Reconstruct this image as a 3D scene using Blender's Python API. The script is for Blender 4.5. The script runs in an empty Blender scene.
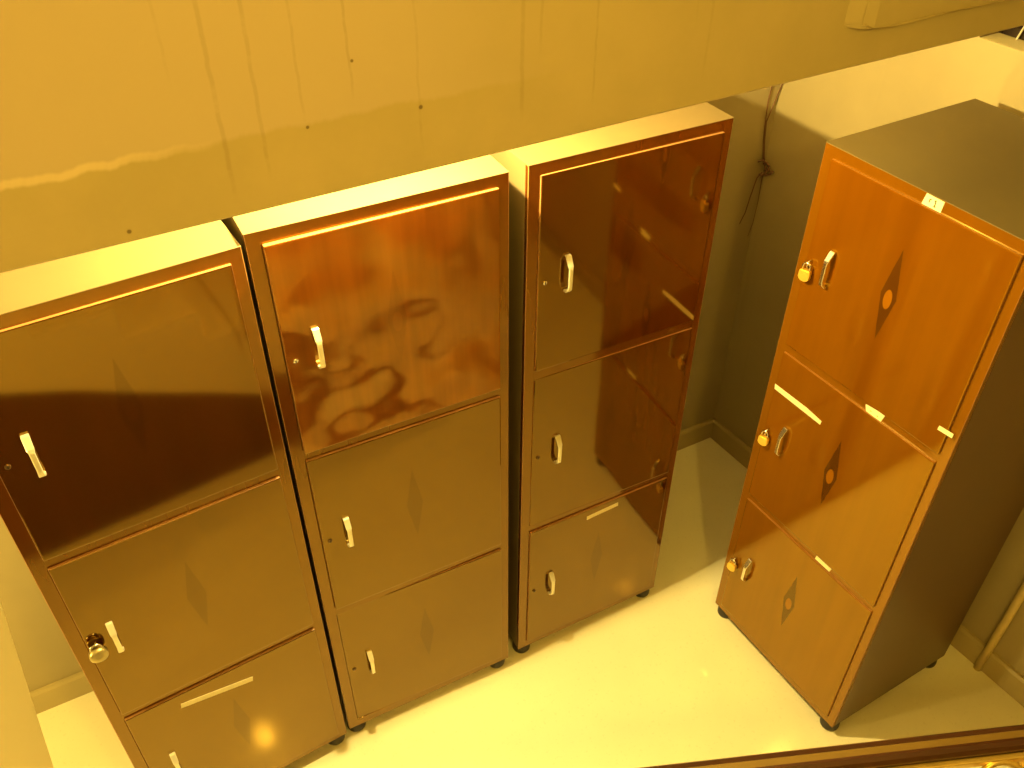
import bpy, bmesh, math, random
from mathutils import Vector, Matrix
random.seed(4)
scene = bpy.context.scene
COL = scene.collection
R = math.radians

# ------------------------------------------------------------------ helpers
def link(o, parent=None):
    COL.objects.link(o)
    if parent is not None:
        o.parent = parent
    return o

def obj(name, bm, mat, parent=None, smooth=False, loc=None, rot=None):
    me = bpy.data.meshes.new(name)
    bmesh.ops.recalc_face_normals(bm, faces=bm.faces)
    if smooth:
        for f in bm.faces:
            f.smooth = True
    bm.to_mesh(me); bm.free()
    if mat is not None:
        me.materials.append(mat)
    o = bpy.data.objects.new(name, me)
    link(o, parent)
    if loc is not None: o.location = loc
    if rot is not None: o.rotation_euler = rot
    return o

def empty(name, loc, rot=(0, 0, 0)):
    o = bpy.data.objects.new(name, None)
    o.empty_display_size = 0.1
    link(o); o.location = loc; o.rotation_euler = rot
    return o

def tag(o, label, cat, group=None):
    o['label'] = label; o['category'] = cat
    if group: o['group'] = group
    return o

def struct(o):
    o['kind'] = 'structure'
    return o

def box(bm, x0, x1, y0, y1, z0, z1, bev=0.0, seg=2):
    vs = [bm.verts.new(c) for c in ((x0,y0,z0),(x1,y0,z0),(x1,y1,z0),(x0,y1,z0),(x0,y0,z1),(x1,y0,z1),(x1,y1,z1),(x0,y1,z1))]
    fs = [bm.faces.new([vs[i] for i in q]) for q in ((0,3,2,1),(4,5,6,7),(0,1,5,4),(1,2,6,5),(2,3,7,6),(3,0,4,7))]
    if bev:
        es = list({e for f in fs for e in f.edges})
        bmesh.ops.bevel(bm, geom=es, offset=bev, segments=seg, affect='EDGES', profile=0.6)

def prism(bm, pts, axis, a, b):
    """extrude a closed 2-D outline along an axis; pts given in the two other axes in order"""
    def p3(p, t):
        if axis == 'x': return (t, p[0], p[1])
        if axis == 'y': return (p[0], t, p[1])
        return (p[0], p[1], t)
    A = [bm.verts.new(p3(p, a)) for p in pts]
    B = [bm.verts.new(p3(p, b)) for p in pts]
    n = len(pts)
    bm.faces.new(A); bm.faces.new(B[::-1])
    for i in range(n):
        bm.faces.new((A[i], B[i], B[(i+1) % n], A[(i+1) % n]))

def tube(bm, pts, r, n=8, cap=True):
    pts = [Vector(p) for p in pts]
    rings = []
    prev = None
    for i, p in enumerate(pts):
        t = (pts[min(i+1, len(pts)-1)] - pts[max(i-1, 0)])
        t.normalize()
        if prev is None:
            ref = Vector((0, 0, 1)) if abs(t.z) < 0.9 else Vector((1, 0, 0))
            u = t.cross(ref).normalized()
        else:
            u = (prev - t * prev.dot(t)).normalized()
        prev = u
        v = t.cross(u)
        rr = r[i] if isinstance(r, (list, tuple)) else r
        rings.append([bm.verts.new(p + (u*math.cos(2*math.pi*k/n) + v*math.sin(2*math.pi*k/n))*rr) for k in range(n)])
    for a, b in zip(rings, rings[1:]):
        for k in range(n):
            bm.faces.new((a[k], a[(k+1) % n], b[(k+1) % n], b[k]))
    if cap:
        bm.faces.new(rings[0][::-1]); bm.faces.new(rings[-1])

def lathe(bm, prof, n=24, axis='z', c=(0, 0, 0)):
    rings = []
    for r, z in prof:
        ring = []
        for k in range(n):
            a = 2*math.pi*k/n
            x, y = r*math.cos(a), r*math.sin(a)
            p = (x, y, z) if axis == 'z' else ((x, z, y) if axis == 'y' else (z, x, y))
            ring.append(bm.verts.new(Vector(p) + Vector(c)))
        rings.append(ring)
    for a, b in zip(rings, rings[1:]):
        for k in range(n):
            bm.faces.new((a[k], a[(k+1) % n], b[(k+1) % n], b[k]))
    bm.faces.new(rings[0][::-1]); bm.faces.new(rings[-1])

# ------------------------------------------------------------------ materials
class NT:
    def __init__(self, name):
        self.m = bpy.data.materials.new(name); self.m.use_nodes = True
        self.t = self.m.node_tree
        self.b = self.t.nodes['Principled BSDF']
    def n(self, typ, **kw):
        nd = self.t.nodes.new(typ)
        for k, v in kw.items():
            setattr(nd, k, v)
        return nd
    def l(self, a, b): self.t.links.new(a, b)
    def math(self, op, a, b=None, c=None, clamp=False):
        nd = self.n('ShaderNodeMath', operation=op, use_clamp=clamp)
        for i, v in enumerate((a, b, c)):
            if v is None: continue
            if isinstance(v, (int, float)): nd.inputs[i].default_value = v
            else: self.l(v, nd.inputs[i])
        return nd.outputs[0]
    def mix(self, fac, a, b):
        nd = self.n('ShaderNodeMix', data_type='RGBA')
        for i, v in ((0, fac), (6, a), (7, b)):
            if isinstance(v, (int, float)): nd.inputs[i].default_value = v
            elif isinstance(v, (tuple, list)): nd.inputs[i].default_value = (*v, 1)
            else: self.l(v, nd.inputs[i])
        return nd.outputs[2]
    def noise(self, vec, scale, detail=3, rough=0.5, w=None):
        nd = self.n('ShaderNodeTexNoise')
        if w is not None:
            nd.noise_dimensions = '4D'
            if isinstance(w, (int, float)): nd.inputs['W'].default_value = w
            else: self.l(w, nd.inputs['W'])
        nd.inputs['Scale'].default_value = scale; nd.inputs['Detail'].default_value = detail
        nd.inputs['Roughness'].default_value = rough
        if vec is not None: self.l(vec, nd.inputs['Vector'])
        return nd.outputs['Fac']
    def coords(self, scale=(1, 1, 1)):
        tc = self.n('ShaderNodeTexCoord')
        mp = self.n('ShaderNodeMapping'); mp.inputs['Scale'].default_value = scale
        self.l(tc.outputs['Object'], mp.inputs['Vector'])
        return mp.outputs['Vector']
    def xyz(self):
        tc = self.n('ShaderNodeTexCoord'); s = self.n('ShaderNodeSeparateXYZ')
        self.l(tc.outputs['Object'], s.inputs[0])
        return s.outputs[0], s.outputs[1], s.outputs[2]
    def step(self, v, a, b):      # smooth 0..1 from a to b
        nd = self.n('ShaderNodeMapRange', interpolation_type='SMOOTHSTEP')
        nd.inputs['From Min'].default_value = a; nd.inputs['From Max'].default_value = b
        self.l(v, nd.inputs['Value'])
        return nd.outputs[0]
    def col(self, v):
        if isinstance(v, (tuple, list)): self.b.inputs['Base Color'].default_value = (*v, 1)
        else: self.l(v, self.b.inputs['Base Color'])
    def bump(self, h, strength, dist=0.01):
        nd = self.n('ShaderNodeBump'); nd.inputs['Strength'].default_value = strength
        nd.inputs['Distance'].default_value = dist
        self.l(h, nd.inputs['Height']); self.l(nd.outputs[0], self.b.inputs['Normal'])
        if 'Coat Normal' in self.b.inputs: self.l(nd.outputs[0], self.b.inputs['Coat Normal'])
    def set(self, **kw):
        for k, v in kw.items():
            self.b.inputs[k.replace('_', ' ')].default_value = v
        return self

def plain(name, col, rough=0.5, metal=0.0, vary=0.12, scale=30, **kw):
    t = NT(name)
    f = t.noise(t.coords(), scale)
    t.col(t.mix(f, tuple(c*(1-vary) for c in col), tuple(min(1, c*(1+vary)) for c in col)))
    t.set(Roughness=rough, Metallic=metal, **kw)
    return t.m

DOOR_H, DOOR_W = 0.537, 0.505
def door_paint(name, base, dark, motif, wave, motif_amt=1.0, coat_ior=1.9, crough=0.06, motif_eye=None, wave_scale=2.6, wdist=0.02, tint=(1.0, 0.66, 0.13, 1)):
    """glossy wood-grain enamel on sheet metal, with the elongated lozenge motif of each door"""
    t = NT(name)
    info = t.n('ShaderNodeObjectInfo'); rnd = t.math('MULTIPLY', info.outputs['Random'], 37.0)
    g = t.noise(t.coords((14, 14, 0.9)), 1.6, 3, 0.5, rnd)
    g2 = t.noise(t.coords((3, 3, 1.2)), 1.5, 2, 0.5, rnd)
    fac = t.math('ADD', t.math('MULTIPLY', g, 0.6), t.math('MULTIPLY', g2, 0.4))
    c = t.mix(t.step(fac, 0.3, 0.72), dark, base)
    if motif_amt > 0:
        x, y, z = t.xyz()
        u = t.math('DIVIDE', t.math('ABSOLUTE', t.math('ADD', x, 0.252)), 0.0235)
        v = t.math('DIVIDE', t.math('ABSOLUTE', t.math('SUBTRACT', z, 0.299)), 0.128)
        d = t.math('ADD', t.math('ADD', u, v), t.math('MULTIPLY', t.noise(t.coords(), 40), 0.14))
        inside = t.step(d, 1.08, 1.0)
        c = t.mix(t.math('MULTIPLY', inside, motif_amt), c, motif)
        lv = t.math('SUBTRACT', 0.5, t.math('MULTIPLY', inside, (0.13 if motif_amt < 0.8 else 0.20)*motif_amt))
        t.l(lv, t.b.inputs['Specular IOR Level'])
        u2 = t.math('DIVIDE', t.math('ABSOLUTE', t.math('ADD', x, 0.252)), 0.0115)
        v2 = t.math('DIVIDE', t.math('ABSOLUTE', t.math('SUBTRACT', z, 0.290)), 0.026)
        e = t.math('ADD', t.math('MULTIPLY', u2, u2), t.math('MULTIPLY', v2, v2))
        c = t.mix(t.math('MULTIPLY', t.step(e, 1.15, 0.8), motif_amt), c, motif_eye or base)
    t.col(c)
    t.set(Roughness=crough, IOR=coat_ior)
    t.b.inputs['Specular Tint'].default_value = tint
    w = t.noise(t.coords((1, 1, 0.8)), wave_scale, 1.5, 0.45, rnd)
    t.bump(w, wave, wdist)
    return t.m

def frame_paint(name, base, coat_ior=1.9):
    t = NT(name)
    g = t.noise(t.coords((20, 20, 1.2)), 1.5, 3)
    t.col(t.mix(g, tuple(c*0.9 for c in base), tuple(c*1.1 for c in base)))
    t.set(Roughness=0.09, IOR=coat_ior)
    t.b.inputs['Specular Tint'].default_value = (1.0, 0.66, 0.13, 1)
    return t.m

def wall_paint(name, col, col2, rough=0.6):
    t = NT(name)
    f = t.noise(t.coords(), 1.7, 4, 0.6)
    f2 = t.noise(t.coords((5, 5, 0.5)), 2.0, 3)
    c = t.mix(t.step(f, 0.35, 0.7), col, col2)
    c = t.mix(t.math('MULTIPLY', t.step(f2, 0.62, 0.8), 0.25), c, tuple(0.7*x for x in col))
    t.col(c); t.set(Roughness=rough)
    t.bump(t.noise(t.coords(), 60, 4), 0.08, 0.004)
    return t.m

WALL = wall_paint('wall_cream_paint', (0.345, 0.28, 0.145), (0.39, 0.315, 0.165))
BASE = wall_paint('baseboard_paint', (0.40, 0.32, 0.15), (0.45, 0.36, 0.17), 0.4)
CEIL = wall_paint('ceiling_paint', (0.62, 0.56, 0.42), (0.66, 0.6, 0.45))
PLASTER = wall_paint('smooth_plaster', (0.80, 0.77, 0.66), (0.84, 0.80, 0.70))

def lintel_paint():
    t = NT('stained_lintel_paint')
    x, y, z = t.xyz()
    n1 = t.noise(t.coords(), 3.0, 5, 0.6)
    c = t.mix(t.step(n1, 0.3, 0.7), (0.44, 0.36, 0.18), (0.50, 0.405, 0.21))
    # older, pinker coat above a ragged paint edge
    wob = t.math('MULTIPLY', t.math('SUBTRACT', t.noise(t.coords((1, 1, 0.2)), 9, 4, 0.65), 0.5), 0.035)
    zz = t.math('ADD', z, wob)
    upper = t.math('MULTIPLY', t.step(zz, 2.188, 2.198), t.step(x, 0.75, 0.35))
    c = t.mix(t.math('MULTIPLY', upper, 0.8), c, (0.54, 0.44, 0.31))
    # pale flaking lip along that edge, strongest at the left
    lip = t.math('MULTIPLY', t.step(t.math('ABSOLUTE', t.math('SUBTRACT', zz, 2.193)), 0.008, 0.002),
                 t.step(x, 0.2, 0.0))
    c = t.mix(t.math('MULTIPLY', lip, 0.75), c, (0.72, 0.60, 0.40))
    # rust-brown drip trails
    drips = [(0.178, 2.10, 0.0045, .45), (0.228, 2.12, 0.004, .42), (0.284, 2.18, 0.003, .35), (0.353, 2.2, 0.003, .45),
             (0.610, 2.12, 0.005, .38), (0.64, 2.21, 0.0035, .3), (0.735, 2.12, 0.003, .35), (0.448, 2.11, 0.003, .25), (0.95, 2.12, 0.004, .22), (0.92, 2.2, .003, .2),
             (0.13, 2.26, 0.003, .2)]
    wx = t.math('MULTIPLY', t.math('SUBTRACT', t.noise(t.coords((2, 1, 6)), 5, 2), 0.5), 0.007)
    xx = t.math('ADD', x, wx)
    brk = t.step(t.noise(t.coords((4, 1, 10)), 5, 3), 0.3, 0.55)
    for xi, zend, w, a in drips:
        m = t.step(t.math('ABSOLUTE', t.math('SUBTRACT', xx, xi)), w, w*0.25)
        m = t.math('MULTIPLY', m, t.step(z, zend, zend+0.05))
        m = t.math('MULTIPLY', m, t.math('MULTIPLY', t.math('ADD', t.math('MULTIPLY', brk, 0.6), 0.4), a))
        c = t.mix(t.math('MULTIPLY', m, 0.5), c, (0.24, 0.17, 0.08))
    for xi, zi, r in ((0.287, 2.188, .0032), (0.449, 2.183, .0042), (0.040, 2.103, .004), (0.357, 2.262, .003), (1.05, 2.25, .003)):
        dx = t.math('SUBTRACT', x, xi); dz = t.math('SUBTRACT', z, zi)
        d = t.math('SQRT', t.math('ADD', t.math('MULTIPLY', dx, dx), t.math('MULTIPLY', dz, dz)))
        c = t.mix(t.math('MULTIPLY', t.step(d, r, r*0.4), 0.8), c, (0.10, 0.06, 0.03))
    t.col(c); t.set(Roughness=0.65)
    t.bump(t.math('ADD', t.math('MULTIPLY', upper, 0.6), t.math('MULTIPLY', n1, 0.3)), 0.25, 0.004)
    return t.m
LINTEL = lintel_paint()

def floor_mat():
    t = NT('polished_cream_floor')
    f = t.noise(t.coords(), 2.2, 5, 0.6)
    sp = t.noise(t.coords(), 90, 2)
    c = t.mix(t.step(f, 0.3, 0.7), (0.82, 0.77, 0.56), (0.87, 0.82, 0.60))
    c = t.mix(t.math('MULTIPLY', t.step(sp, 0.62, 0.7), 0.12), c, (0.4, 0.33, 0.2))
    t.col(c)
    t.set(Roughness=0.5, Coat_Weight=0.9, Coat_Roughness=0.07, Coat_IOR=1.5)
    t.bump(t.noise(t.coords(), 5, 2), 0.03, 0.01)
    return t.m
FLOOR = floor_mat()

L_BASE, L_DARK = (0.045, 0.010, 0.001), (0.031, 0.006, 0.0006)
PAINT_L = door_paint('dark_brown_enamel', L_BASE, L_DARK, (0.028, 0.007, 0.002), 0.09, 0.7, 2.35, 0.06)
PAINT_L_WAVY = door_paint('dented_brown_enamel', (0.19, 0.055, 0.006), (0.11, 0.028, 0.003), (0.08, 0.02, 0.004), 1.0, 0.25, 2.25, 0.13, wave_scale=5.0, wdist=0.05)
FRAME_L = frame_paint('dark_brown_frame_enamel', (0.085, 0.022, 0.003), 2.2)
PAINT_R = door_paint('orange_brown_enamel', (0.160, 0.052, 0.0010), (0.130, 0.040, 0.0006), (0.055, 0.019, 0.002), 0.05, 0.85, 2.3, 0.06, motif_eye=(0.26, 0.092, 0.003), tint=(1.0, 0.72, 0.06, 1))
FRAME_R = frame_paint('orange_brown_frame_enamel', (0.150, 0.053, 0.0012), 2.3)
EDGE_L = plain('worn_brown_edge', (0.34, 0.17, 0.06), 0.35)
EDGE_R = plain('pale_orange_edge', (0.22, 0.088, 0.012), 0.35)  # paler than the doors: bright edge highlights put into the colour
SHELL_L = plain('dull_olive_cabinet_paint', (0.17, 0.125, 0.06), 0.45, scale=6)
SHELL_R = plain('dark_olive_brown_cabinet_paint', (0.088, 0.041, 0.012), 0.36, scale=5, vary=0.2, Coat_Weight=0.25, Coat_Roughness=0.25)
TOP_R = plain('dusty_olive_top_paint', (0.125, 0.090, 0.030), 0.55, scale=5, vary=0.15)
RUBBER = plain('black_rubber', (0.025, 0.02, 0.018), 0.5)
CHROME = plain('worn_chrome', (0.86, 0.82, 0.72), 0.22, 1.0, 0.06)
CREAMPL = plain('cream_plated_handle', (0.80, 0.76, 0.62), 0.28, 0.5, 0.05)
BRASS = plain('brass', (0.80, 0.52, 0.10), 0.3, 0.7, 0.15)
STEEL = plain('shackle_steel', (0.62, 0.56, 0.48), 0.25, 1.0, 0.08)
OLDBRASS = plain('tarnished_brass', (0.42, 0.34, 0.15), 0.35, 0.7, 0.2)
HOLE = plain('keyhole_dark', (0.02, 0.012, 0.008), 0.4, 0.3)
DARKLOCK = plain('dark_lock_metal', (0.12, 0.07, 0.03), 0.3, 0.6)
TAPE = plain('cream_paper_tape', (0.74, 0.66, 0.42), 0.6, scale=80)
STICK = plain('pale_paper_sticker', (0.80, 0.74, 0.44), 0.55, scale=60)
INK = plain('faded_pen_ink', (0.09, 0.075, 0.02), 0.6)
INK_PALE = plain('pale_pen_marks', (0.42, 0.38, 0.14), 0.6)
WIRE = plain('brown_cable_sheath', (0.16, 0.07, 0.03), 0.5)
WOODRAIL = plain('dark_polished_rail_wood', (0.038, 0.009, 0.004), 0.3, vary=0.25, scale=12, Coat_Weight=0.6, Coat_Roughness=0.1)
OCHRE = plain('ochre_rail_edge', (0.14, 0.085, 0.02), 0.35, vary=0.12, Coat_Weight=0.4, Coat_Roughness=0.15)
GILT = plain('gilt_scrollwork', (0.74, 0.56, 0.22), 0.3, 0.8, 0.15)
CONDUIT = plain('ochre_painted_pipe', (0.58, 0.45, 0.18), 0.4)
NIGHT = plain('dark_window_glass', (0.02, 0.012, 0.01), 0.08)
SILLM = wall_paint('window_sill_paint', (0.62, 0.55, 0.32), (0.68, 0.60, 0.36), 0.4)
WFRAME = plain('pale_window_frame', (0.55, 0.50, 0.42), 0.4)

# ------------------------------------------------------------------ room
bm = bmesh.new(); box(bm, -2.4, 2.75, -2.2, 2.6, -0.12, 0.0)
struct(obj('floor', bm, FLOOR))

bm = bmesh.new(); box(bm, -2.6, 2.6, 0, 0.15, -0.1, 3.6)
struct(obj('wall_back', bm, WALL, loc=(0, 2.131, 0), rot=(0, 0, 0.0259)))

# right wall, turned slightly; local x is depth into the wall, local y runs along it
RW = (2.1644, 2.0, 0); RWA = 0.0744
bm = bmesh.new()
box(bm, 0, 0.18, -4.2, 0.4, -0.1, 1.888)
box(bm, 0, 0.18, -0.44, 0.4, 1.888, 3.6)
box(bm, 0, 0.18, -4.2, -2.1, 1.888, 3.6)
box(bm, 0, 0.18, -2.1, -0.44, 2.9, 3.6)
struct(obj('wall_right', bm, WALL, loc=RW, rot=(0, 0, RWA)))
win = struct(empty('window_1', RW, (0, 0, RWA)))
bm = bmesh.new(); box(bm, 0.003, 0.076, -2.1, -0.442, 1.870, 1.8885, 0.0015)
struct(obj('window_sill', bm, SILLM, win))
bm = bmesh.new()
box(bm, 0.076, 0.11, -2.1, -0.44, 1.889, 1.93)
box(bm, 0.076, 0.11, -2.1, -0.44, 2.86, 2.9)
for yy in (-2.1, -1.28, -0.478):
    box(bm, 0.076, 0.11, yy, yy+0.038, 1.889, 2.9)
struct(obj('window_frame', bm, NIGHT, win))
bm = bmesh.new(); box(bm, 0.096, 0.102, -2.09, -0.445, 1.92, 2.87)
struct(obj('window_pane', bm, NIGHT, win))
bm = bmesh.new()
for q in range(8):
    y0 = -0.50-q*0.19
    tube(bm, [(0.068, y0, 1.886), (0.066, y0-0.012, 1.93), (0.066, y0-0.15, 2.4), (0.068, y0-0.16, 2.88)], 0.0025, 8)
struct(obj('window_grille', bm, WFRAME, win))

# upper wall (deep lintel over the locker bay)
LA = 0.038
bm = bmesh.new(); box(bm, -2.6, 2.6, 0, 0.13, 2.087, 3.6, 0.004, 1)
struct(obj('wall_upper', bm, LINTEL, loc=(0, 1.1044, 0), rot=(0, 0, LA)))
# plaster ledge standing proud of it at the right
bm = bmesh.new()
out = [(1.22, 2.171), (1.226, 2.166), (1.3, 2.162), (1.36, 2.160), (1.5, 2.163), (1.8, 2.160), (2.5, 2.160), (2.5, 3.6), (1.235, 3.6), (1.225, 2.35)]
A = [bm.verts.new((x, 0.02, z)) for x, z in out]
B = [bm.verts.new((x if x > 1.3 else x + 0.06*(1.3-x)/0.08, -0.028 if x > 1.24 else -0.018, z)) for x, z in out]
bm.faces.new(A); bm.faces.new(B[::-1])
for i in range(len(out)):
    bm.faces.new((A[i], B[i], B[(i+1) % len(out)], A[(i+1) % len(out)]))
bmesh.ops.bevel(bm, geom=list(bm.edges), offset=0.004, segments=2, affect='EDGES')
struct(obj('trim_1', bm, LINTEL, loc=(0, 1.1044, 0), rot=(0, 0, LA)))

bm = bmesh.new(); box(bm, -2.4, 2.6, -2.2, 2.5, 3.3, 3.4)
struct(obj('ceiling', bm, CEIL))
bm = bmesh.new(); box(bm, -2.45, -2.3, -2.2, 2.5, -0.1, 3.4)
struct(obj('wall_left', bm, WALL))
bm = bmesh.new(); box(bm, -2.4, 2.7, -2.25, -2.1, -0.1, 3.4)
struct(obj('wall_front', bm, WALL))

def baseboard(name, loc, rot, spans, axis):
    bm = bmesh.new()
    prof = [(0, 0), (-0.016, 0), (-0.016, 0.088), (-0.010, 0.098), (0, 0.098)]
    for a, b in spans:
        if axis == 'x': prism(bm, prof, 'x', a, b)
        else:           prism(bm, prof, 'y', a, b)
    return struct(obj(name, bm, BASE, loc=loc, rot=rot))
baseboard('baseboard_back', (0, 2.131, 0), (0, 0, 0.0259), [(-2.4, 2.2)], 'x')
baseboard('baseboard_right', RW, (0, 0, RWA), [(-4.0, 0.2)], 'y')

# stair parapet beside the camera at the left: a plastered string with a sloping lower edge
bm = bmesh.new()
m_ = (2.09-1.995)/(0.57-0.473)
yz = [(0.10, 2.083-m_*0.47), (0.85, 2.083+m_*0.28), (0.85, 2.75), (0.10, 2.10)]
prism(bm, yz, 'x', -0.27, -0.15)
bmesh.ops.bevel(bm, geom=list(bm.edges), offset=0.006, segments=2, affect='EDGES')
struct(obj('wall_stair', bm, PLASTER))

# unseen stair flight added under the camera for the door reflections: plaster string above a dark panelled side, descending to the right
run, rise = 0.27, 0.13
xs, zs = -0.60, 1.32
prof = [(xs-1.2, zs), (xs, zs)]
for i in range(8):
    prof += [(xs+i*run, zs-(i+1)*rise), (xs+(i+1)*run, zs-(i+1)*rise)]
bm = bmesh.new()
lowline = lambda x: 0.80 - 0.42*(x+0.3)
pts = prof + [(xs+8*run, 0.0), (1.31, 0.0), (0.0, lowline(0.0)), (-0.85, 1.02), (xs-1.2, 1.02)]
prism(bm, pts, 'y', -1.0, 0.20)
struct(obj('added_stair_flight', bm, PLASTER))
bm = bmesh.new()  # unseen side below the string, added to give the doors a dark reflection
prism(bm, [(xs-1.2, 0.0), (1.30, 0.0), (0.0, lowline(0.0)-0.002), (-0.85, 1.018), (xs-1.2, 1.018)], 'y', -0.98, 0.185)
struct(obj('added_dark_panel', bm, WOODRAIL))

# ------------------------------------------------------------------ lockers
W, D, Z0 = 0.5618, 0.5273, 0.045
DOORS = [(1.184, 1.727), (0.598, 1.157), (0.030, 0.573)]     # measured from the carcass bottom, of 1.755
def handle(parent, mat, x, z):
    """flat chrome pull: raked wide top, straight grip, hooked lower end"""
    bm = bmesh.new()
    path = [(0.000, 0.049, 0.0076), (-0.005, 0.050, 0.0076), (-0.019, 0.027, 0.0070), (-0.0205, 0.021, 0.0054), (-0.0205, -0.028, 0.0052),
            (-0.019, -0.038, 0.0056), (-0.010, -0.047, 0.0070), (0.0, -0.048, 0.0072)]
    th = 0.0055
    n = len(path)
    rings = []
    for i, (y, zz, w) in enumerate(path):
        a = path[max(i-1, 0)]; b = path[min(i+1, n-1)]
        ty, tz = b[0]-a[0], b[1]-a[1]; L = math.hypot(ty, tz); ty, tz = ty/L, tz/L
        ny, nz = tz, -ty                                    # in-plane normal
        rings.append([bm.verts.new((sx*w, y + s*ny*th/2, zz + s*nz*th/2)) for sx, s in ((-1, -1), (1, -1), (1, 1), (-1, 1))])
    for a, b in zip(rings, rings[1:]):
        for k in range(4):
            bm.faces.new((a[k], a[(k+1) % 4], b[(k+1) % 4], b[k]))
    bm.faces.new(rings[0][::-1]); bm.faces.new(rings[-1])
    bmesh.ops.bevel(bm, geom=list(bm.edges), offset=0.0012, segments=1, affect='EDGES')
    return obj('handle', bm, mat, parent, loc=(x, 0, z))

def strip(parent, name, mat, pts, t=0.0012, y=0.0, lab=None):
    """thin paper/tape lying on a face at local y; pts outline in (x, z)"""
    bm = bmesh.new(); prism(bm, pts, 'y', y-t, y+0.0004)
    o = obj(name, bm, mat, parent)
    if lab: o['label'] = lab
    return o

def pale_edges(o, mat, sides):
    """paler folded sheet edges: rubbed paint, with edge highlights put into the colour"""
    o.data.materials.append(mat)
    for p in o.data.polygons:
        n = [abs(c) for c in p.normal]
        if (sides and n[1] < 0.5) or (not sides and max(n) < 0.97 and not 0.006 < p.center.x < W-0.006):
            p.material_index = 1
DT = 0.016      # door thickness
FT = 0.014      # front frame thickness
def locker(name_loc, rot, height, label, paints, frame, shell, ajar, lock_style, hmat, hoff):
    t = empty('steel_locker', name_loc, rot)
    tag(t, label, 'locker', 'three-door steel lockers')
    k = (height - Z0)/1.755
    zt = height
    # shell: sides, top, back, bottom folded from sheet
    bm = bmesh.new()
    box(bm, 0.0, W, FT+0.0005, D, Z0, zt, 0.002)
    obj('cabinet_body', bm, shell, t)
    bm = bmesh.new()
    box(bm, -0.0003, W+0.0003, -0.0006, D, zt-0.0004, zt+0.0012, 0.0003, 1)
    obj('top_panel', bm, TOP_R if hmat is CHROME else shell, t)
    # front frame with three openings
    bm = bmesh.new()
    s = 0.030
    box(bm, 0, s, 0, FT, Z0, zt, 0.0016); box(bm, W-s+0.004, W, 0, FT, Z0, zt, 0.0016)
    rails = [(zt-0.030, zt), (Z0+k*1.152, Z0+k*1.189), (Z0+k*0.568, Z0+k*0.603), (Z0, Z0+k*0.032)]
    for a, b in rails:
        box(bm, s-0.003, W-s+0.007, 0.0001, FT, a, b, 0.0008)
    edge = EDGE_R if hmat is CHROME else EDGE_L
    fr = obj('front_frame', bm, frame, t); pale_edges(fr, edge, False)
    doors = []
    for i, (a, b) in enumerate(DOORS):
        bm = bmesh.new()
        h = (b-a)*k
        box(bm, -DOOR_W, 0, 0, DT, 0, h, 0.0028, 2)
        d = obj('door', bm, paints[i], t, loc=(0.536, -0.0065, Z0+a*k), rot=(0, 0, R(ajar[i])))
        pale_edges(d, edge, True)
        doors.append(d)
        hz = (1.450, 0.875, 0.295)[i]*k - a*k
        handle(d, hmat, -0.439 + hoff[i][0], hz + hoff[i][1])
        zk = hz - 0.002
        if lock_style[i] == 'cam':                       # small round cam lock
            bm = bmesh.new(); lathe(bm, [(0.0056, 0.001), (0.0056, -0.002), (0.0042, -0.003), (0.0, -0.003)], 16, 'y', (-0.486, 0, zk))
            c = obj('cam_lock', bm, (CHROME if i == 0 and name_loc[0] > 0 else DARKLOCK), d)
            bm = bmesh.new(); box(bm, -0.4871, -0.4849, -0.0036, -0.0025, zk-0.0036, zk+0.0036)
            # the slot rides on the lock cylinder
            obj('keyhole', bm, HOLE, d)
        else:                                            # staple for a padlock
            bm = bmesh.new()
            tube(bm, [(-0.487, 0.002, zk+0.012), (-0.487, -0.011, zk+0.010), (-0.487, -0.014, zk), (-0.487, -0.011, zk-0.010), (-0.487, 0.002, zk-0.012)], 0.0022, 8)
            obj('staple', bm, STEEL, d, True)
    for fx in (0.030, W-0.030):
        for fy in (0.032, D-0.036):
            bm = bmesh.new()
            lathe(bm, [(0.027, 0.0), (0.030, 0.006), (0.0305, 0.016), (0.029, 0.030), (0.023, Z0+0.0005)], 20, 'z', (fx, fy, 0))
            obj('foot', bm, RUBBER, t, True)
    return t, fr, doors

camL = ['cam']*3
l1, f1, d1 = locker((-0.3158, 1.4997, 0), (0.0004, -0.0031, 0.0849), 1.795,
    'dark brown steel locker at far left, round tarnished padlock on its middle door',
    [PAINT_L]*3, FRAME_L, SHELL_L, (0, 0, 0), ['cam', 'staple', 'cam'], CREAMPL, [(0, .005), (-.006, .010), (-.002, .008)])
l2, f2, d2 = locker((0.257, 1.558, 0), (0.0055, -0.0056, 0), 1.818,
    'brown three-door steel locker in the middle of the row, its top door dented and hazy',
    [PAINT_L_WAVY, PAINT_L, PAINT_L], FRAME_L, SHELL_L, (0.4, 0, -1.0), camL, CREAMPL, [(.004, .016), (.001, .010), (.004, .008)])
l3, f3, d3 = locker((0.8643, 1.5721, 0), (-0.0039, 0.0044, 0.0155), 1.8077,
    'dark brown steel locker at the right end of the row, beside the bare corner',
    [PAINT_L]*3, FRAME_L, SHELL_L, (-0.35, -0.75, 0), camL, CREAMPL, [(.012, .009), (.012, .008), (.012, .006)])
l4, f4, d4 = locker((1.5813, 1.4221, 0), (-0.0007, -0.0028, -1.5208), 1.7787,
    'orange-brown three-door steel locker turned sideways against the right wall with brass padlocks',
    [PAINT_R]*3, FRAME_R, SHELL_R, (0, 0, 0), ['staple']*3, CHROME, [(.010, .014), (.011, .008), (.010, .008)])

def quad(x0, z0, x1, z1, w, skew=0.0):
    dx, dz = x1-x0, z1-z0; L = math.hypot(dx, dz); nx, nz = -dz/L*w/2, dx/L*w/2
    return [(x0-nx, z0-nz), (x1-nx, z1-nz), (x1+nx+skew, z1+nz), (x0+nx, z0+nz)]
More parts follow.
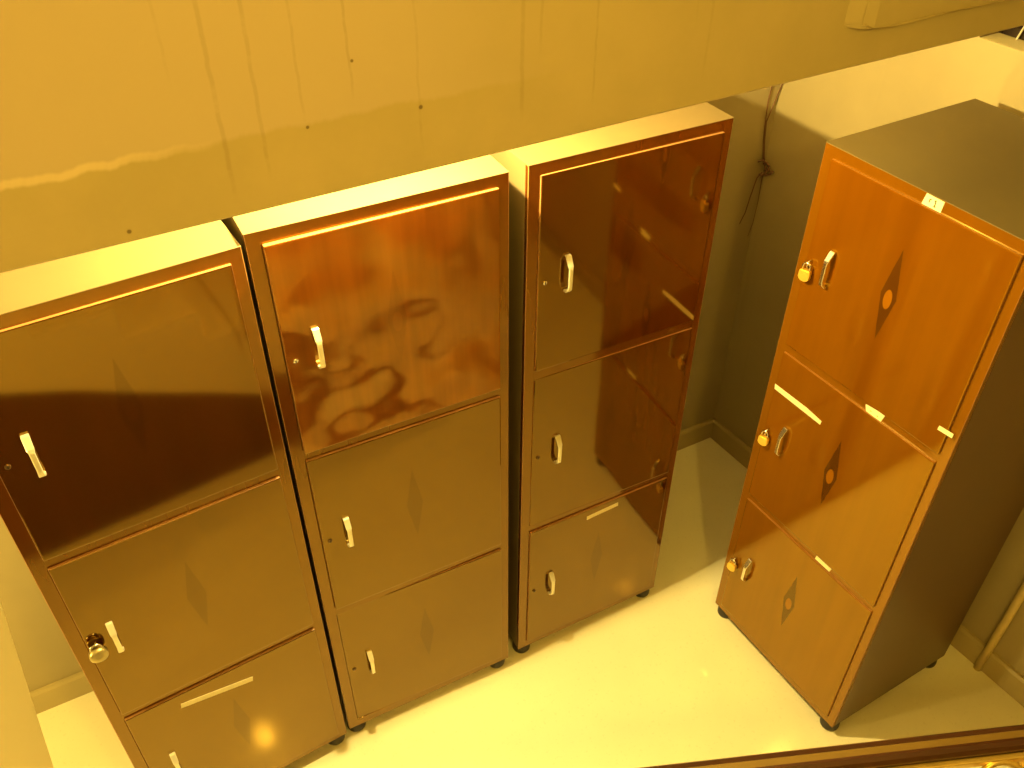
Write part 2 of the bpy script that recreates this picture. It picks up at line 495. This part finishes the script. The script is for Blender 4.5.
# door-local: x = u - 0.536 ; z = w - door bottom
strip(d1[2], 'tape_strip', TAPE, quad(0.160-0.536, 0.525-0.03, 0.346-0.536, 0.495-0.03, 0.017), lab='cream paper tape stuck slantwise')
strip(d3[2], 'tape_strip', TAPE, quad(0.232-0.536, 0.541-0.03, 0.347-0.536, 0.549-0.03, 0.015), lab='cream paper tape with faint marks')
for q in range(9):
    xq = 0.238 + q*0.0118
    pass
zb = 0.598*(1.7787-Z0)/1.755
strip(d4[1], 'tape_strip', TAPE, [(0.031-0.536, 1.030-zb), (0.033-0.536, 1.014-zb), (0.208-0.536, 1.013-zb), (0.209-0.536, 1.025-zb), (0.155-0.536, 1.031-zb)], lab='torn cream paper tape')
k4 = (1.7787-Z0)/1.755
def bar(bm, pts, w, y):
    for a, b in zip(pts, pts[1:]):
        prism(bm, quad(*a, *b, w), 'y', y-0.0006, y+0.0002)
# number label on the top rail: faint handwritten r1
zt4 = 1.7787
st = strip(f4, 'number_sticker', STICK, [(0.287, zt4-0.027), (0.336, zt4-0.027), (0.338, zt4-0.002), (0.292, zt4-0.001)], lab='pale paper sticker with a handwritten number')
bm = bmesh.new()
bar(bm, [(0.3035, zt4-0.017), (0.3035, zt4-0.009)], 0.0022, -0.0014)
bar(bm, [(0.3035, zt4-0.0105), (0.3075, zt4-0.0085)], 0.0020, -0.0014)
bar(bm, [(0.3155, zt4-0.0095), (0.3185, zt4-0.0065), (0.3185, zt4-0.0215)], 0.0024, -0.0014)
bar(bm, [(0.3155, zt4-0.0215), (0.3215, zt4-0.0215)], 0.0018, -0.0014)
obj('handwriting', bm, INK, st)
p2 = strip(f4, 'paper_sticker', STICK, [(0.322, Z0+1.140), (0.368, Z0+1.142), (0.374, Z0+1.168), (0.314, Z0+1.160)], y=-0.0004)
bm = bmesh.new()
bar(bm, [(0.332, Z0+1.1535), (0.336, Z0+1.1515)], 0.0035, -0.0018)
bar(bm, [(0.353, Z0+1.1530), (0.357, Z0+1.1500)], 0.0035, -0.0018)
obj('handwriting', bm, INK_PALE, p2)
strip(f4, 'paper_sticker', STICK, [(0.318, Z0+0.569), (0.374, Z0+0.569), (0.378, Z0+0.584), (0.320, Z0+0.585)], y=-0.0004)
strip(f4, 'tape_scrap', STICK, [(0.512, Z0+1.232), (0.551, Z0+1.235), (0.551, Z0+1.247), (0.513, Z0+1.244)], y=-0.0064)

# ------------------------------------------------------------------ padlocks
def padlock(lockr, x, z, label, kind):
    bpy.context.view_layer.update()
    t = empty('padlock', (0, 0, 0))
    M = lockr.matrix_world @ Matrix.Translation((x, -0.0065, z))
    t.matrix_world = M
    if kind == 'brass':
        tag(t, label, 'padlock', 'brass padlocks on the orange locker')
        bm = bmesh.new()
        pts = []
        wv, hv = 0.0150, 0.027
        for a in range(0, 181, 15):
            pts.append((wv*math.cos(R(180+a)), -hv*0.62 + hv*0.42*math.sin(R(180+a))))
        pts += [(wv, 0.0), (wv*0.82, 0.004), (-wv*0.82, 0.004), (-wv, 0.0)]
        prism(bm, pts, 'y', -0.0065, 0.0065)
        bmesh.ops.bevel(bm, geom=list(bm.edges), offset=0.0014, segments=2, affect='EDGES')
        obj('lock_body', bm, BRASS, t, loc=(0, -0.014, -0.016), rot=(0, 0, 0.25))
        bm = bmesh.new()
        p = [(-0.0095, 0, -0.003), (-0.0095, 0, 0.014)]
        for a in range(165, 14, -15):
            p.append((0.0095*math.cos(R(a)), 0, 0.014+0.0095*math.sin(R(a))))
        p += [(0.0095, 0, 0.014), (0.0095, 0, -0.003)]
        tube(bm, p, 0.0026, 8)
        obj('shackle', bm, STEEL, t, True, loc=(0, -0.014, -0.016), rot=(0, 0, 0.25))
    else:
        tag(t, label, 'padlock')
        bm = bmesh.new()
        lathe(bm, [(0.0, 0.0095), (0.016, 0.0095), (0.020, 0.007), (0.0205, 0.0), (0.020, -0.007), (0.016, -0.0095), (0.011, -0.0105), (0.0, -0.0105)], 28, 'y')
        obj('lock_body', bm, OLDBRASS, t, True, loc=(0.001, -0.019, -0.026))
        bm = bmesh.new()
        p = [(-0.011, 0, -0.012), (-0.011, 0, 0.006)]
        for a in range(165, 14, -15):
            p.append((0.011*math.cos(R(a)), 0, 0.008+0.010*math.sin(R(a))))
        p += [(0.011, 0, 0.006), (0.011, 0, -0.012)]
        tube(bm, p, 0.0032, 8)
        obj('shackle', bm, STEEL, t, True, loc=(0.001, -0.016, -0.014))
    return t
k1 = (1.795-Z0)/1.755
padlock(l1, 0.046, Z0+k1*0.896, 'round tarnished padlock hanging on the middle door of the far left dark locker', 'round')
for zz, lab in ((1.448, 'brass padlock hanging beside the handle on the top door of the orange-brown locker'),
                (0.873, 'brass padlock hanging beside the handle on the middle door of the orange-brown locker'),
                (0.293, 'brass padlock hanging beside the handle on the lowest door of the orange-brown locker')):
    padlock(l4, 0.049, Z0+k4*zz, lab, 'brass')

# ------------------------------------------------------------------ corner cable, conduit
t = empty('hanging_cable', (2.142, 2.168, 1.28))
tag(t, 'thin brown knotted cable hanging down the far corner behind the lockers', 'cable')
def rel(pts): return [tuple(Vector(p)-Vector((2.142, 2.168, 1.28))) for p in pts]
def strand(name, pts, r):
    bm = bmesh.new(); tube(bm, rel(pts), r, 6)
    return obj(name, bm, WIRE, t, True)
strand('strand', [(2.13, 2.180, 1.95), (2.112, 2.180, 1.70), (2.106, 2.180, 1.55), (2.103, 2.180, 1.514), (2.107, 2.180, 1.458), (2.116, 2.180, 1.375), (2.130, 2.180, 1.307), (2.142, 2.179, 1.285)], 0.0021)
strand('strand', [(2.146, 2.165, 1.95), (2.147, 2.168, 1.70), (2.146, 2.174, 1.57), (2.139, 2.180, 1.527), (2.130, 2.181, 1.49), (2.114, 2.181, 1.44), (2.122, 2.181, 1.375), (2.135, 2.180, 1.307), (2.144, 2.178, 1.28)], 0.0021)
strand('knot', [(2.106, 2.176, 1.300), (2.122, 2.172, 1.304), (2.142, 2.170, 1.290), (2.146, 2.160, 1.276), (2.143, 2.150, 1.268), (2.146, 2.135, 1.271), (2.140, 2.140, 1.262), (2.138, 2.158, 1.248),
                (2.141, 2.165, 1.262), (2.136, 2.168, 1.280), (2.128, 2.172, 1.292), (2.136, 2.165, 1.296), (2.143, 2.156, 1.284), (2.140, 2.160, 1.262), (2.130, 2.172, 1.243), (2.124, 2.176, 1.250)], 0.0034)
strand('loose_end', [(2.136, 2.176, 1.255), (2.120, 2.180, 1.234), (2.105, 2.180, 1.160), (2.095, 2.179, 1.104), (2.078, 2.179, 1.064)], [0.0024, 0.0022, 0.002, 0.0018, 0.0014])
strand('loose_end', [(2.142, 2.174, 1.255), (2.143, 2.179, 1.227), (2.145, 2.178, 1.140), (2.142, 2.179, 1.052), (2.131, 2.180, 0.999)], [0.0016, 0.0015, 0.0013, 0.0012, 0.001])

t = empty('conduit_pipe', (2.245, 0.81, 0.0))
tag(t, 'ochre painted pipe running up the right wall beside the orange locker', 'pipe')
bm = bmesh.new()
tube(bm, [(-0.012, 0.006, 0.002), (-0.012, 0.004, 0.15), (-0.012, 0.0, 1.85)], 0.013, 16)
obj('pipe', bm, CONDUIT, t, True)
for zz in (0.62, 1.4):
    bm = bmesh.new()
    lathe(bm, [(0.0145, -0.008), (0.0155, -0.006), (0.0155, 0.006), (0.0145, 0.008)], 16, 'z', (-0.012, 0.003, zz))
    box(bm, -0.002, 0.010, -0.024, 0.024, zz-0.007, zz+0.007, 0.001)
    obj('clamp', bm, CONDUIT, t)

# ------------------------------------------------------------------ stair railing in the near foreground
RA, RB = Vector((0.408, 0.424, 1.6)), Vector((0.8845, 0.2435, 1.6))      # far edge of the rail
ang = math.atan2(RB.y-RA.y, RB.x-RA.x)
t = empty('stair_railing', tuple(RA), (0, 0, ang))
tag(t, 'dark wooden stair handrail with gilt scrollwork crossing the bottom right corner', 'railing')
# local: x along the rail, y away from the camera, z up
X0, X1 = -1.3, 1.3
bm = bmesh.new()
prism(bm, [(-0.0325, -0.005), (-0.0325, -0.014), (-0.019, -0.030), (-0.019, 0.0), (-0.023, 0.0015), (-0.029, 0.0)], 'x', X0, X1)
obj('handrail', bm, WOODRAIL, t)
bm = bmesh.new()
prism(bm, [(-0.0188, -0.002), (-0.0188, -0.026), (-0.005, -0.026), (-0.0035, -0.012), (-0.008, -0.004)], 'x', X0, X1)
obj('rail_moulding', bm, OCHRE, t)
bm = bmesh.new()
prism(bm, [(-0.0055, -0.010), (-0.0055, -0.034), (0.003, -0.034), (0.0045, -0.014), (0.001, -0.009)], 'x', X0, X1)
obj('rail_lip', bm, WOODRAIL, t)
bm = bmesh.new(); box(bm, X0, X1, -0.0405, -0.0327, -0.022, -0.010, 0.002)
obj('gilt_bar', bm, GILT, t)
def scroll(x0, flip):
    bm = bmesh.new()
    pts = []; rr = []
    for i in range(60):
        a = i/59*2*math.pi*1.9
        r = 0.032*(1-i/59)**0.8+0.005
        pts.append((x0+flip*r*math.cos(a), -0.064+0.75*r*math.sin(a), -0.040+0.66*r*math.sin(a)))
        rr.append(0.0052-0.0022*i/59)
    tube(bm, pts, rr, 8)
    obj('scroll', bm, GILT, t, True)
for i in range(5):
    scroll(0.46+i*0.14, 1); scroll(0.53+i*0.14, -1)
for i in range(6):
    bm = bmesh.new(); tube(bm, [(0.22+i*0.14, -0.037, -0.020), (0.22+i*0.14, -0.037, -0.9)], 0.006, 8)
    obj('baluster', bm, GILT, t, True)

# ------------------------------------------------------------------ lights
def point(name, loc, power, col, rad):
    L = bpy.data.lights.new(name, 'POINT'); L.energy = power; L.color = col; L.shadow_soft_size = rad
    o = bpy.data.objects.new(name, L); link(o); o.location = loc
    return o
point('bay_lamp', (0.53, 1.533, 2.222), 200, (1.0, 0.76, 0.24), 0.016)
point('stairwell_lamp', (0.38, -0.50, 3.0), 74, (1.0, 0.645, 0.09), 0.05)
point('left_room_lamp', (-1.3, 1.43, 1.15), 85, (1.0, 0.73, 0.18), 0.06)

w = bpy.data.worlds.new('World'); scene.world = w; w.use_nodes = True
w.node_tree.nodes['Background'].inputs[0].default_value = (0.03, 0.02, 0.006, 1)
w.node_tree.nodes['Background'].inputs[1].default_value = 1.0

# ------------------------------------------------------------------ camera
f, cx, cy = 900.83, 510.127, 395.568
pitch, roll, yaw, hc = 0.6973, 0.0065, 0.4844, 2.674
fw = Vector((math.sin(yaw), math.cos(yaw), 0)); rt = Vector((math.cos(yaw), -math.sin(yaw), 0)); up = Vector((0, 0, 1))
Fv = fw*math.cos(pitch) - up*math.sin(pitch); U = up*math.cos(pitch) + fw*math.sin(pitch)
Rr = rt*math.cos(roll) + U*math.sin(roll); Uu = U*math.cos(roll) - rt*math.sin(roll)
M = Matrix((Rr, Uu, -Fv)).transposed().to_4x4(); M.translation = Vector((0, 0, hc))
cam = bpy.data.cameras.new('camera'); cam.sensor_fit = 'HORIZONTAL'; cam.sensor_width = 36.0
cam.lens = f/1024*36.0; cam.shift_x = (512-cx)/1024; cam.shift_y = (cy-384)/1024
cam.clip_start = 0.02
co = bpy.data.objects.new('camera', cam); link(co); co.matrix_world = M
scene.camera = co

vs = scene.view_settings
scene.display_settings.display_device = 'sRGB'
vs.view_transform = 'Standard'; vs.look = 'None'; vs.exposure = 0.0; vs.gamma = 1.0; vs.use_curve_mapping = False
